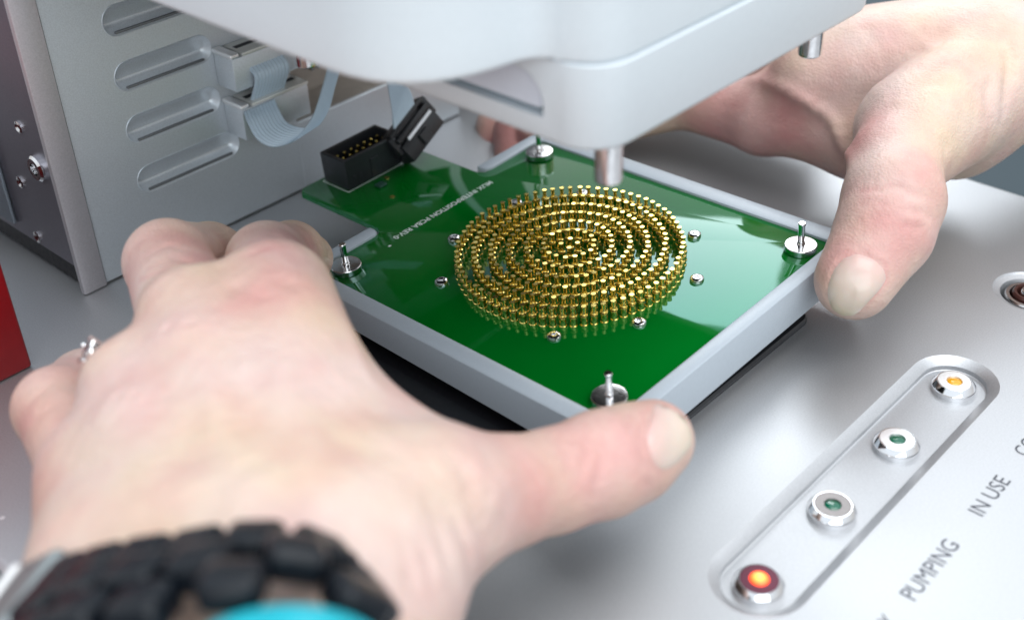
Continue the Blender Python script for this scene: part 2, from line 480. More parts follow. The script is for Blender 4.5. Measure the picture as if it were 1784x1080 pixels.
def lit_lens():
    m = mat('lit_red_lens', (.9, .12, .03), .3); b = m.node_tree.nodes['Principled BSDF']
    g = nd(m, 'ShaderNodeTexCoord'); ln = nd(m, 'ShaderNodeVectorMath', operation='LENGTH')
    mp = nd(m, 'ShaderNodeVectorMath', operation='MULTIPLY'); mp.inputs[1].default_value = (1, 1, 0)
    lk(m, g.outputs['Object'], mp.inputs[0]); lk(m, mp.outputs[0], ln.inputs[0])
    cr = nd(m, 'ShaderNodeValToRGB'); e = cr.color_ramp.elements
    mr = nd(m, 'ShaderNodeMapRange'); mr.inputs[2].default_value = .0021
    lk(m, ln.outputs['Value'], mr.inputs[0]); lk(m, mr.outputs[0], cr.inputs[0])
    e[0].position = 0; e[0].color = (1, .62, .16, 1); e[1].position = 1; e[1].color = (.62, .01, .01, 1)
    x = e.new(.45); x.color = (1, .42, .07, 1); x = e.new(.78); x.color = (.95, .10, .02, 1)
    lk(m, cr.outputs[0], b.inputs['Emission Color']); b.inputs['Emission Strength'].default_value = 1.9
    return m
M['lens_lit'] = lit_lens()
kinds = [(('dark', 'lens_lit'), 'push button with a glowing red orange lens at the near end of the slot'),
         (('grey', 'lens_green'), 'push button with a dull grey cap and green lens, next to the glowing one'),
         (('white', 'lens_green'), 'push button with a bright white cap and green lens'),
         (('white', 'lens_amber'), 'push button with a bright white cap and amber lens at the far end')]
for i, (k, lab) in enumerate(kinds):
    make_button(k, (sx_, sy0 + step * i, -2.75 + 1.2), lab)
# partly seen socket in the round hole
r = empty('socket', (hole_c.x, hole_c.y, -5))
tag(r, 'steel socket with dark red ring sunk in the round hole at the right edge', 'socket')
obj('shell', lathe_bm([(6.3, 0), (6.3, 3.6), (6.0, 4.0), (5.2, 4.0), (4.8, 3.4), (4.6, 1.0)], 40), M['steel'], r, True)
obj('ring', lathe_bm([(4.5, 0), (4.5, 4.4), (4.1, 4.9), (3.5, 4.9), (3.2, 4.2), (3.2, .2)], 40), grain(mat('dark_red_ring', (.07, .025, .02), .3), 300, .2), r, True)
obj('core', lathe_bm([(2.6, 0), (2.6, 4.8), (2.2, 5.4), (0, 5.6)], 32), M['chrome'], r, True)

# ---------------------------------------------------------------- black docking tray under the board
tr = empty('docking_tray', (0, 0, 0))
tag(tr, 'black plastic docking tray lying on the deck under the held board', 'tray')
TX0, TX1, TY0, TY1 = -58, 50.4, -64, 36.5
op = rrect(TX0, TX1, TY0, TY1, 4); ip = rrect(TX0 + 8, TX1 - 8, TY0 + 15, TY1 - 8, 3)
bm = bmesh.new()
ring_strip(bm, [at_z(op, .05), at_z(op, 1.0), at_z(rrect(TX0 + .5, TX1 - .5, TY0 + .5, TY1 - .5, 3.5), 1.5), at_z(ip, 1.5), at_z(ip, .3)], flip=False)
bmesh.ops.recalc_face_normals(bm, faces=bm.faces[:])
obj('rim', bm, M['black'], tr, True)
bm = bmesh.new(); bm.faces.new([bm.verts.new(V((x, y, .25)) * S) for x, y in ip])
obj('well_floor', bm, M['black_tray'], tr)
for (x, y) in ((-40, -40), (30, -40), (30, 20), (-40, 20)):
    obj('locating_boss', lathe_bm([(4.5, .25), (4.5, 3.0), (4.2, 3.3), (2.2, 3.3), (2.2, 2.0), (0, 2.0)], 24, c=(x, y, 0)), M['black'], tr, True)
bm = bmesh.new(); 
for y in (-30, -10, 10):
    box_bm(-45, 38, y - .8, y + .8, .25, 1.2, .2, 1, bm)
obj('rib', bm, M['black_tray'], tr)

# ---------------------------------------------------------------- the held pin board
BR = Matrix(((0.99940448, 0.01252017, -0.03215491), (-0.01395523, 0.9988985, -0.04479989), (0.03155859, 0.04522194, 0.99847836)))
BRT = BR.transposed()
bo = V((0, 0, 15))
board = empty('pin_board', bo, BR)
tag(board, 'green circuit board in a grey frame with rings of gold pins, held in both hands', 'circuit board')
# frame: U-shaped grey rim, open at the back left where the tongue of the board passes out
FXo, FYa, FYb = 52.6, -48.0, 50.0
def frame_bm():
    bm = bmesh.new()
    # right bar, lower-left bar, back bar, and two stubs on the tongue side
    o = [(-54.6, -20.2), (-54.6, -48.0), (52.6, -48.0), (52.6, 50.0), (-54.6, 50.0), (-54.6, 21.4)]
    i = [(-50.4, 21.4), (-50.4, 44.4), (48.7, 44.4), (48.7, -42.9), (-50.4, -42.9), (-50.4, -20.2)]
    def rnd(pts, rads, n=5):
        out = []
        N = len(pts)
        for k in range(N):
            p = V((*pts[k], 0)); a = V((*pts[k - 1], 0)); b = V((*pts[(k + 1) % N], 0)); r = rads[k]
            if r <= 0: out.append(tuple(p[:2])); continue
            da = (a - p).normalized(); db = (b - p).normalized()
            for s in range(n + 1):
                t = s / n
                q = (p + da * r) * (1 - t) ** 2 + p * 2 * t * (1 - t) + (p + db * r) * t ** 2
                out.append((q.x, q.y))
        return out
    poly = rnd(o + i, [.6, 2.5, 2.5, 2.5, 2.5, .6, 2.6, 2.0, 1.5, 1.5, 2.0, 2.6])
    return poly
fp = frame_bm()
def zlow(x, y):                                    # the lower-left wall is shallower than the right wall
    return -9.7 if x > 49 else (-9.7 + min(1, (49 - x) / 3) * 3.0)
bm = bmesh.new()
def inset_poly(poly, d):
    n = len(poly); out = []
    for i in range(n):
        a = V(poly[i - 1]); b = V(poly[i]); c_ = V(poly[(i + 1) % n])
        t1 = b - a; t2 = c_ - b
        if t1.length < 1e-5: t1 = t2
        if t2.length < 1e-5: t2 = t1
        t1.normalize(); t2.normalize()
        nn = (V((-t1.y, t1.x)) + V((-t2.y, t2.x))).normalized()
        k = d / max(.6, nn.dot(V((-t1.y, t1.x))))
        out.append((b.x + nn.x * k, b.y + nn.y * k))
    return out
loft_bm([[(x, y, zlow(x, y)) for x, y in fp], at_z(fp, .35), at_z(inset_poly(fp, .12), .62), at_z(inset_poly(fp, .4), .75)], bm=bm)
obj('frame', bm, M['frame'], board, True, 30)
bm = bmesh.new()
box_bm(-50.8, 49, -43.2, 44.8, -5.2, -2.2, .3, 1, bm)
obj('base_plate', bm, M['black_tray'], board)
# green board with its tongue
bp_ = [(49.0, -43.4), (49.0, 44.8), (-51, 44.8), (-51, 21.0), (-53, 19.8), (-86.5, 19.8), (-88.6, 17.7), (-88.6, -16.5), (-86.5, -18.6), (-53, -18.6), (-51, -20), (-51, -43.4)]
obj('circuit_board', extrude_bm(bp_, -1.7, 0, .12), M['pcb'], board, True, 30)
# silkscreen text, upside down for this side
text_mesh('silkscreen_text', 'MUX INTERPOSITION PCBA REV-0', 2.5, (-46.3, 18.0, .02), (0, -1, 0), M['silk'], board, z=.0, width=37.5, bold=.05)
bm = bmesh.new(); box_bm(-43.9, -43.3, -23.3, -22.5, .01, .04, 0, 1, bm); obj('silkscreen_tick', bm, M['silk'], board)
# header outline, small plated holes
bm = bmesh.new()
for (a, b, c, d) in ((-89, -75.4, 0, 0),):
    pass
def outline(bm, x0, x1, y0, y1, w, z=.015):
    for (a, b, c, d) in ((x0, x1, y0, y0 + w), (x0, x1, y1 - w, y1), (x0, x0 + w, y0 + w, y1 - w), (x1 - w, x1, y0 + w, y1 - w)):
        bm.faces.new([bm.verts.new(V(p) * S) for p in ((a, c, z), (b, c, z), (b, d, z), (a, d, z))])
outline(bm, -87.0, -75.2, -10.3, 12.3, .35)
obj('silkscreen_outline', bm, M['silk'], board)
for (x, y) in ((-72.6, 2.2), (-62.9, -4.5)):
    obj('plated_pad', lathe_bm([(.75, .01), (.75, .09), (.3, .12), (0, .02)], 12, c=(x, y, 0)), M['gold'], board, True)
bm = bmesh.new(); box_bm(-71.8, -69.2, -3.4, -.6, 0, .7, .15, 1, bm)
obj('chip_component', bm, grain(mat('chip_green_black', (.02, .07, .05), .3), 500, .3), board)
# gold pins in seven rings
pin_me = None
def pin_mesh():
    prof = [(.98, 0), (.98, .3), (.84, .42), (.84, 2.1), (.92, 2.2), (1.02, 2.5), (.92, 2.8), (.62, 2.9), (.48, 3.1), (.48, 4.4), (.60, 4.85), (.64, 5.15), (.62, 5.3), (0, 5.3)]
    o = obj('pin', lathe_bm(prof, 12), M['gold'], board, True, 40)
    return o
first = pin_mesh()
k = 0
for r_, n_, a0 in ((28.6, 73, 2.788 + .0), (24.2, 62, .3), (19.8, 52, .9), (15.4, 40, .2), (10.95, 29, .5), (6.5, 17, .1), (2.1, 4, .7)):
    for i in range(n_):
        a = a0 - 2 * PI * i / n_
        o = first if k == 0 else first.copy()
        if k: link(o, board)
        o.location = V((r_ * math.cos(a) + random.uniform(-.05, .05), r_ * math.sin(a) + random.uniform(-.05, .05), random.uniform(-.14, .0))) * S
        o.rotation_euler = (random.gauss(0, .02), random.gauss(0, .02), random.uniform(0, 6.28))
        k += 1
# pan-head screws with a star recess
def screw_bm():
    bm = lathe_bm([(1.75, 0), (1.75, .45), (1.62, .85), (1.35, 1.05), (.95, 1.1)], 24)
    ring = [bm.verts.new(V((.95 * math.cos(2 * PI * i / 24), .95 * math.sin(2 * PI * i / 24), 1.1)) * S) for i in range(24)]
    inn = []
    for i in range(24):
        a = 2 * PI * i / 24; rr = .78 if i % 4 in (0, 1) else .52
        inn.append((rr * math.cos(a), rr * math.sin(a)))
    t = [bm.verts.new(V((x, y, 1.08)) * S) for x, y in inn]; b = [bm.verts.new(V((x * .9, y * .9, .45)) * S) for x, y in inn]
    for i in range(24):
        j = (i + 1) % 24
        bm.faces.new((ring[i], ring[j], t[j], t[i])); bm.faces.new((t[i], t[j], b[j], b[i]))
    bm.faces.new(b)
    bmesh.ops.recalc_face_normals(bm, faces=bm.faces[:])
    return bm
sc0 = None
for a in (-20, 20, 56, 125, 157.5, 198.5, 234.5, 304.5):
    o = obj('screw', screw_bm(), M['chrome'], board, True, 30) if sc0 is None else link(sc0.copy(), board)
    sc0 = sc0 or o
    o.location = V((33.3 * math.cos(math.radians(a)), 33.3 * math.sin(math.radians(a)), 0)) * S
    o.rotation_euler = (0, 0, a * 1.7)
# corner discs with a guide pin
def guide_parts():
    d = obj('guide_disc', lathe_bm([(3.9, 0), (4.05, .15), (4.05, 1.55), (3.9, 1.75), (3.6, 1.8), (1.15, 1.8), (1.1, 1.6), (.9, 1.6)], 40), M['steel'], board, True, 25)
    p = obj('guide_pin', lathe_bm([(1.02, 0), (1.02, 2.2), (.95, 2.5), (.86, 2.6), (.86, 7.0), (.95, 7.2), (.95, 7.7), (.82, 7.9), (.0, 7.9)], 20), M['chrome'], d, True, 25)
    return d
g0 = guide_parts()
for i, (x, y) in enumerate(((-44.1, -37.5), (44.0, -37.7), (44.0, 37.6), (-44.4, 37.5))):
    d = g0 if i == 0 else g0.copy()
    if i:
        link(d, board); c = g0.children[0].copy(); link(c, d)
    d.location = V((x, y, .02)) * S
# shrouded header on the tongue
hd = bmesh.new()
x0, x1, y0, y1 = -86.6, -75.6, -9.7, 11.7
H1, H0, wt = 9.4, 0.3, 1.2
op = rrect(x0, x1, y0, y1, .3, 2); ip = rrect(x0 + wt, x1 - wt, y0 + wt, y1 - wt, .2, 2)
loft_bm([at_z(op, H0), at_z(op, H1 - .2), at_z(inset_poly(op, .2), H1), at_z(inset_poly(ip, -.05), H1), at_z(ip, H1 - .2), at_z(ip, 2.5)], bm=hd)
h = obj('header_shroud', hd, M['black'], board, True, 30)
kb = bmesh.new(); box_bm(x1 - .3, x1 + .35, -.6, 2.6, .6, 6.5, .1, 1, kb)
obj('key_rib', kb, M['black'], h)
kb = bmesh.new()
for yy in (-7.5, -5.2): box_bm(x1 - .2, x1 + .3, yy, yy + .9, .6, 4.0, .1, 1, kb)
obj('latch_rib', kb, M['black'], h)
hp = None
for j in range(7):
    for i in range(2):
        if hp is None:
            b_ = bmesh.new(); box_bm(-.32, .32, -.32, .32, 2.2, 8.3, .12, 1, b_)
            hp = obj('contact_pin', b_, M['gold'], h); o = hp
        else: o = link(hp.copy(), h)
        o.location = V(((x0 + x1) / 2 - 1.27 + 2.54 * i, 1.0 + (j - 3) * 2.54, 0)) * S

# ---------------------------------------------------------------- unplugged ribbon connector
pc = at(714, 222, 364)
e1 = (at(742, 178, 368) - at(702, 222, 362)).normalized()       # long axis across the plug (up right in view)
pl_m = None
def frame_from(xa, za):
    z = za.normalized(); x = (xa - z * xa.dot(z)).normalized(); y = z.cross(x)
    return Matrix((x, y, z)).transposed()
upv = CR @ V((-.62, .66, .42))
pr_ = frame_from(e1, upv)
plug = empty('ribbon_plug', pc, pr_)
tag(plug, 'black ribbon cable plug hanging loose behind the header on the board', 'plug')
bm = box_bm(-8.6, 8.6, -2.9, 2.9, -6.8, -.8, .35, 2)
obj('plug_body', bm, M['black'], plug, True)
obj('plug_bridge', box_bm(-8.4, 8.4, -3.1, 1.0, .0, 1.8, .3, 2), M['black'], plug, True)
obj('strain_relief', box_bm(-8.6, 8.6, -2.2, 2.6, 2.6, 4.0, .3, 2), M['black'], plug, True)
obj('silver_strip', box_bm(-5.2, 7.5, -3.25, -2.6, -1.5, -.3, .2, 1), M['ribbon_edge'], plug, True)
for sgn in (-1, 1):
    obj('latch_ear', box_bm(sgn * 8.7 - 1.3, sgn * 8.7 + 1.3, -2.0, 2.0, -3.0, 3.4, .5, 2), M['black'], plug, True)
obj('polarity_key', box_bm(-2, 2, -3.9, -2.8, -6.0, -2.5, .2, 1), M['black'], plug, True)
pm = plug.matrix_world.inverted()
def to_plug(p): return (pm @ (p * S)) / S
cc = [to_plug(at(*q)) for q in ((704, 204, 361), (701, 190, 361), (697, 172, 362), (688, 130, 366), (676, 60, 372))]
ww = [V((5.6, 0, 0)), V((5.4, 0, 0)), V((5.0, 0, .3)), V((5.0, .5, .3)), V((5.0, .5, .3))]
obj('ribbon_cable', ribbon_bm(cc, ww, 1.0), M['ribbon'], plug, True)

# ---------------------------------------------------------------- louvred cabinet on the left
cab = empty('louvred_cabinet', (-105, -7, 0))
cab.location = V((0, 0, 0))
tag(cab, 'grey metal cabinet wall with stamped louvres and a folded front flange', 'cabinet')
X = -105.3
CT = 150
# front panel built from boxes round a recess
bm = bmesh.new()
RY0, RY1, RZ0, RZ1 = -2.0, 60, 22.3, 80
out = [V((0, y, z)) for y, z in ((-72.6, .6), (RY0, .6), (RY0, CT), (-72.6, CT))]
LV0 = [(-57.2, -26.8 if i else -23.0, z, z + 8.4) for i, z in enumerate((20.6, 35.5, 50.5, 65.5, 80.5, 95.5, 110.5))]
def lvl(y0, y1, z0, z1, n=10):
    r = (z1 - z0) / 2; zc = (z0 + z1) / 2
    return [(y1 - r + r * math.sin(PI * i / n), zc - r * math.cos(PI * i / n)) for i in range(n + 1)] + [(y0 + r - r * math.sin(PI * i / n), zc + r * math.cos(PI * i / n)) for i in range(n + 1)]
hs = [[V((0, y, z)) for y, z in lvl(*q)][::-1] for q in LV0]
fl_ = [p for l in [out] + hs for p in l]
vv_ = [bm.verts.new(V((X, p.y, p.z)) * S) for p in fl_]
for t in tessellate_polygon([[V((p.y, p.z, 0)) for p in l] for l in [out] + hs]):
    try: bm.faces.new([vv_[i] for i in t])
    except ValueError: pass
for f_ in bm.faces:
    f_.normal_update()
    if f_.normal.x < 0: f_.normal_flip()
box_bm(X - 1.49, X - .01, RY0, 66, .6, RZ0, .25, 1, bm)
box_bm(X - 1.49, X - .01, RY0, 66, RZ1, CT, .25, 1, bm)
box_bm(X - 1.48, X - .02, RY1, 66, RZ0, RZ1, .25, 1, bm)
obj('front_panel', bm, M['panel'], cab, True)
bm = bmesh.new()
box_bm(X - 1.2, X + .9, -80, -72.9, .2, CT, .5, 2, bm)
obj('front_flange', bm, grain(metal_deck('warm_flange_metal', (.50, .47, .49), .4), 1, 0) if False else metal_deck('warm_flange_metal', (.62, .60, .63), .42, .6), cab, True)
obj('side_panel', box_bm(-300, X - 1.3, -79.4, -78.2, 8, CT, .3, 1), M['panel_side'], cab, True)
obj('base_plinth', box_bm(-296, X - 1.7, -77.5, 64, .1, 8.2, .3, 1), M['black_tray'], cab)
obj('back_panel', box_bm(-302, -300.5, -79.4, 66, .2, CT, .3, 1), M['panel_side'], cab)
obj('top_panel', box_bm(-300, X + .5, -79.2, 66, CT + .2, CT + 1.4, .3, 1), M['panel'], cab)
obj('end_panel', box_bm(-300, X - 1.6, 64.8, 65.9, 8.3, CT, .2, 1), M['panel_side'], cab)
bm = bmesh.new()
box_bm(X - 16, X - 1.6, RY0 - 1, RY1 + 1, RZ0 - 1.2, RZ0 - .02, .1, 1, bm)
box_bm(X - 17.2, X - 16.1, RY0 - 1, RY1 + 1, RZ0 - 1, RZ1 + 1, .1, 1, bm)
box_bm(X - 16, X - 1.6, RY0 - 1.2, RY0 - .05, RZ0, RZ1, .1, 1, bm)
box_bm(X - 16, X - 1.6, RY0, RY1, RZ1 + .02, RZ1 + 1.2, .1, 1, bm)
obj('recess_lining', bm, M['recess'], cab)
LV = [(-57.2, -26.8 if i else -23.0, z, z + 8.4) for i, z in enumerate((20.6, 35.5, 50.5, 65.5, 80.5, 95.5, 110.5))]
def louvre_loop(y0, y1, z0, z1, d, n=10):
    r = (z1 - z0) / 2 - d; zc = (z0 + z1) / 2; a0 = y0 + (z1 - z0) / 2; a1 = y1 - (z1 - z0) / 2
    return [(a1 + r * math.sin(PI * i / n), zc - r * math.cos(PI * i / n)) for i in range(n + 1)] + \
           [(a0 - r * math.sin(PI * i / n), zc + r * math.cos(PI * i / n)) for i in range(n + 1)]
def louvre_bm(y0, y1, z0, z1):
    """a pressed dent: steps in at the top, deepens downwards, and returns to the panel in a steep lower wall with a bead"""
    def X_(z):
        t = (z1 - z) / (z1 - z0)
        if t < .66: return -(.6 + 2.2 * (t / .66) ** 1.1)
        return -2.8 * (1 - ((t - .66) / .34)) ** .8 + .7 * max(0, (t - .84) / .16)
    loops = [[(X, y, z) for y, z in louvre_loop(y0, y1, z0, z1, 0)]]
    loops.append([(X + .22, y, z) for y, z in louvre_loop(y0, y1, z0, z1, .12)])
    for d in (.5, 1.0, 1.6, 2.2, 2.8, 3.4, 3.9, 4.15):
        k = min(1, (d - .2) / 1.2)
        loops.append([(X + (1 - k) * .1 + k * X_(z), y, z) for y, z in louvre_loop(y0, y1, z0, z1, d)])
    return loft_bm(loops, cap0=False)
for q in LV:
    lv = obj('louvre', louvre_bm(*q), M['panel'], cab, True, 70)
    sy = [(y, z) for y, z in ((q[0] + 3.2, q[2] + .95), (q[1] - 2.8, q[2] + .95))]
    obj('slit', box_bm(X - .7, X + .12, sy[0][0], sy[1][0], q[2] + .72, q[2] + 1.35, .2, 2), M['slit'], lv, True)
# screws and holes on the side panel
def side_lathe(prof, y, x, z, m_, name, parent=cab):
    b = lathe_bm(prof, 24)
    bmesh.ops.rotate(b, verts=b.verts[:], cent=(0, 0, 0), matrix=Matrix.Rotation(PI / 2, 3, 'X'))
    bmesh.ops.translate(b, verts=b.verts[:], vec=V((x, y, z)) * S)
    return obj(name, b, m_, parent, True, 30)
side_lathe([(3.6, 0), (3.6, 1.2), (3.0, 1.8), (1.7, 1.8), (1.6, .5), (0, .5)], -79.4, -112, 36.5, M['chrome'], 'cap_screw')
side_lathe([(1.7, 0), (1.7, .5), (1.2, .7), (.7, .2), (0, .2)], -79.4, -117.5, 46.3, M['steel'], 'small_screw')
side_lathe([(1.7, 0), (1.7, .5), (1.2, .7), (.7, .2), (0, .2)], -79.4, -126, 27.5, M['steel'], 'small_screw')
side_lathe([(1.7, 0), (1.7, .5), (1.2, .7), (.7, .2), (0, .2)], -79.4, -125, 10.8, M['steel'], 'small_screw')
obj('side_cover', box_bm(-300, -136, -80.6, -79.5, 11, 58, .4, 2), M['side_cover'], cab, True)

# sockets on the cabinet wall
def socket_box(y0, y1, z0, z1, label):
    r = empty('wall_socket', (X, (y0 + y1) / 2, z0))
    w = (y1 - y0) / 2; h_ = z1 - z0; P = 8.6
    tag(r, label, 'socket', 'ribbon cable sockets on the cabinet wall')
    bm = bmesh.new()
    box_bm(0.03, P, -w, w, 0, h_ - 1.4, .5, 2, bm)
    obj('shell', bm, M['panel'], r, True)
    obj('lip', box_bm(.05, P + .3, -w + 3.5, w + .1, h_ - 1.5, h_ - .4, .35, 2), M['frame_light'], r, True)
    obj('latch_tab', box_bm(.1, P + .5, -w - .5, -w + 2.4, h_ - 1.3, h_ + .1, .5, 3), M['satin'], r, True)
    obj('slot', box_bm(3.2, 5.0, -w + 4.5, w - 1.6, h_ - .5, h_ - .3, .05, 1), M['dark_gap'], r)
    return r
M['frame_light'] = grain(mat('pale_metal_lip', (.74, .75, .72), .35, .4), 300, .1)
socket_box(-26.2, -2.6, 28.2, 39.0, 'lower metal ribbon cable socket with silver latch on the louvred cabinet')
socket_box(-26.8, -3.2, 43.0, 54.0, 'upper metal ribbon cable socket partly behind the white head')
s3 = empty('wall_bracket', (X - 12, 2, 36)); tag(s3, 'small bright finned metal bracket inside the cabinet recess behind the ribbon cable', 'bracket')
obj('arm', box_bm(0, 12, -1.5, 1.5, 4, 6.5, .4, 2), M['chrome'], s3, True)
for i in range(3):
    obj('fin', box_bm(4, 12, 4 + i * 2.4 + (1.6 if i == 2 else 0), 4.8 + i * 2.4 + (1.6 if i == 2 else 0), 0, 5, .2, 1), M['chrome'], s3, True)
# flat cables
rc = obj('ribbon_cable', ribbon_bm([(X + 6.3, -15.6, 37.5), (X + 7.6, -15.6, 40), (X + 9.6, -15.6, 43.5), (X + 10.3, -15.6, 46.5), (X + 8.2, -15.6, 48.5)], [(0, 5.8, 0)] * 5, 1.0), M['ribbon'])
tag(rc, 'short pale blue ribbon cable joining the two cabinet sockets', 'cable')
def wv(p0, p1, dep): return (at(*p1, dep) - at(*p0, dep)) / 2
pth = [(452, 186, 344), (459, 203, 341), (474, 228, 339), (502, 240, 339), (534, 231, 341), (557, 200, 343), (569, 165, 345), (584, 110, 348), (600, 40, 352)]
wd = [(0, 5.4, 0), (0, 5.4, 0), (0, 5.2, .5), (.5, 4.8, 1.2), (.4, 4.4, 1.0), (-.4, 3.7, .4), (-.8, 3.3, 0), (-.8, 3.3, 0), (-.8, 3.3, 0)]
rc2 = obj('ribbon_cable', ribbon_bm([at(*p) for p in pth], wd, 1.0, 8), M['ribbon'])
tag(rc2, 'pale blue ribbon cable looping down from the lower socket and up behind the head', 'cable')

# dark block right of the cabinet, red box at the left
db = empty('press_column', (-118, 92, 0)); tag(db, 'dark grey column rising from the deck behind the right end of the cabinet', 'column')
obj('body', box_bm(-62, 4, -22, 22, .1, 150, 1.2, 3), grain(mat('dark_grey_block', (.07, .08, .095), .5), 100, .3), db, True)  # low dark block drawn up out of view so the left pin tops reflect it
obj('foot', box_bm(-64, 6, -23.5, 23.5, .05, 3.2, .8, 3), M['black'], db, True)
rb = empty('red_case', (-86, -106, 0)); tag(rb, 'red painted metal case standing on the deck at the left edge', 'case')
obj('body', box_bm(-120, 0, -95, 0, .1, 42.0, .9, 3), M['red'], rb, True)
obj('lid', box_bm(-119.7, -.3, -94.7, -.3, 42.3, 46.0, .9, 3), M['red'], rb, True)

# ---------------------------------------------------------------- white press head with its steel posts
head = empty('press_head', (0, 0, 80))
tag(head, 'large pale blue white plastic press head hanging over the pin board', 'machine head')
HX0, HX1, HY0, HY1 = -51, 49.6, -50.4, 50.4
def head_loop(dx, z, r=9): return at_z(rrect(HX0 - dx, HX1 + dx, HY0 - dx, HY1 + dx, r + dx, 8), z)
bm = bmesh.new()
zs = -80
# lower block with a shallow round-topped window on its left face
loops = [head_loop(-3.2, -.9), head_loop(-1.4, -.9), head_loop(-.5, -.45), head_loop(0, .5), head_loop(0, 15.7), head_loop(-.25, 15.95)]
loft_bm(loops, bm=bm)
lower = obj('lower_housing', bm, M['plastic'], head, True, 50)
# window recess cut: boolean by a rounded cutter
def window_poly():
    return [(-11, 3.9), (-11, 20), (37.2, 20)] 
wp = []
wx0, wx1, wz0, wz1 = -8, 36.4, 3.9, 12.4
for (cx, cz, a0, rr) in ((wx1 - .8, wz0 + .8, -90, .8), (wx1 - 6, wz1 - 6, 0, 6.0), (wx0 + 6, wz1 - 6, 90, 6.0), (wx0 + .8, wz0 + .8, 180, .8)):
    for i in range(7):
        a = math.radians(a0 + 90 * i / 6); wp.append((cx + rr * math.cos(a), cz + rr * math.sin(a)))
cut = bmesh.new()
loft_bm([[(x, HY0 - 2, z) for x, z in wp], [(x, HY0 + 3.0, z) for x, z in wp]], bm=cut)
co = obj('cutter', cut, None, head)
md = lower.modifiers.new('b', 'BOOLEAN'); md.object = co; md.operation = 'DIFFERENCE'; md.solver = 'EXACT'
bpy.context.view_layer.update()
dg = bpy.context.evaluated_depsgraph_get()
nm = bpy.data.meshes.new_from_object(lower.evaluated_get(dg))
lower.modifiers.clear(); lower.data = nm
bpy.data.objects.remove(co)
for p in nm.polygons: p.use_smooth = True
nm.set_sharp_from_angle(angle=math.radians(40))
ipn = [(x * .985 + .2, z) for x, z in wp]
cxw = (wx0 + wx1) / 2; czw = (wz0 + wz1) / 2 + .15
ins = [(cxw - .3 + (x - cxw) * .965, czw + .45 + (z - czw) * .80) for x, z in wp]
bm = bmesh.new()
loft_bm([[(x, HY0 + 2.95, z) for x, z in ins], [(x, HY0 + .9, z) for x, z in ins], [(cxw + (x - cxw) * .99, HY0 + .7, czw + (z - czw) * .97) for x, z in ins]], bm=bm)
obj('window_joint', loft_bm([[(x, HY0 + 2.94, z) for x, z in [(cxw + (x - cxw) * .995, czw + (z - czw) * .98) for x, z in wp]], [(x, HY0 + 2.6, z) for x, z in [(cxw + (x - cxw) * .995, czw + (z - czw) * .98) for x, z in wp]]]), M['groove_shade'], head)  # dark teal sheet that colours in the shade of the groove round the panel
obj('window_panel', bm, M['plastic_panel'], head, True, 40)
# underside plate
obj('contact_plate', lathe_bm([(36, -.95), (36, -1.6), (33, -1.9), (0, -1.9)], 64), M['black_tray'], head, True)
obj('under_cover', extrude_bm(rrect(HX0 + 5, HX1 - 5, HY0 + 5, HY1 - 5, 6), -1.1, -.92), grain(mat('dark_under_cover', (.03, .034, .04), .5), 200, .2), head)
obj('added_dark_plate', extrude_bm(rrect(-146, 30, -70, 46, 10), 15.2, 15.45), M['black_tray'], head)  # unseen dark plate added so the pins and board reflect something dark
# upper housing, larger, with big soft corners; overhangs towards the viewer
def soft_poly(pts, rads, n=8):
    out = []; N = len(pts)
    for k in range(N):
        p = V((*pts[k], 0)); a = V((*pts[k - 1], 0)); b = V((*pts[(k + 1) % N], 0)); r = rads[k]
        da = (a - p).normalized(); db = (b - p).normalized()
        for i in range(n + 1):
            t = i / n; q = (p + da * r) * (1 - t) ** 2 + p * 2 * t * (1 - t) + (p + db * r) * t ** 2
            out.append((q.x, q.y))
    return out
UPL = soft_poly([(-150, -78), (31, -79), (36, -51.5), (49.2, -49), (49.2, 50), (-150, 50)], [10, 19, 5, 9, 9, 10])
def up_loop(d, z): return at_z(inset_poly(UPL, d), z)
loft = [up_loop(1.3, 15.98), up_loop(.45, 16.1), up_loop(.1, 16.45), up_loop(0, 17.2), up_loop(0, 22), up_loop(.2, 45), up_loop(1.2, 62), up_loop(4, 72), up_loop(5.5, 76)]
obj('upper_housing', loft_bm(loft), M['plastic'], head, True, 60)
# four steel posts
p0 = None
for (x, y) in ((44.4, -41.2), (42.0, 34.6), (-44, -41.5), (-45, 35)):
    if p0 is None:
        o = p0 = obj('post', lathe_bm([(0, -10.0), (2.3, -10.0), (2.62, -9.7), (2.72, -9.2), (2.72, 0)], 32), M['post_steel'] if 'post_steel' in M else M['steel'], head, True, 25)
    else: o = link(p0.copy(), head)
    o.location = V((x, y, 0)) * S

# ---------------------------------------------------------------- hands: smooth implicit surface of tapered limbs, meshed once
def round_cone(P, a, b, r1, r2):
    a = np.array(a, dtype=np.float32); b = np.array(b, dtype=np.float32)
    ba = b - a; l2 = float(ba @ ba)
    rr = r1 - r2; a2 = l2 - rr * rr; il2 = 1 / max(l2, 1e-6)
    pa = P - a; y = pa @ ba; z = y - l2
    x2 = ((pa * l2 - y[:, None] * ba) ** 2).sum(1)
    y2 = y * y * l2; z2 = z * z * l2
    k = np.sign(rr) * rr * rr * x2
    c1 = np.sign(z) * a2 * z2 > k; c2 = np.sign(y) * a2 * y2 < k
    d = (np.sqrt(np.maximum(x2 * a2 * il2, 0)) + y * rr) * il2 - r1
    d = np.where(c2, np.sqrt(x2 + y2) * il2 - r1, d)
    d = np.where(c1, np.sqrt(x2 + z2) * il2 - r2, d)
    return d
def smin(a, b, k):
    h = np.maximum(k - np.abs(a - b), 0) / k
    return np.minimum(a, b) - h * h * h * k / 6
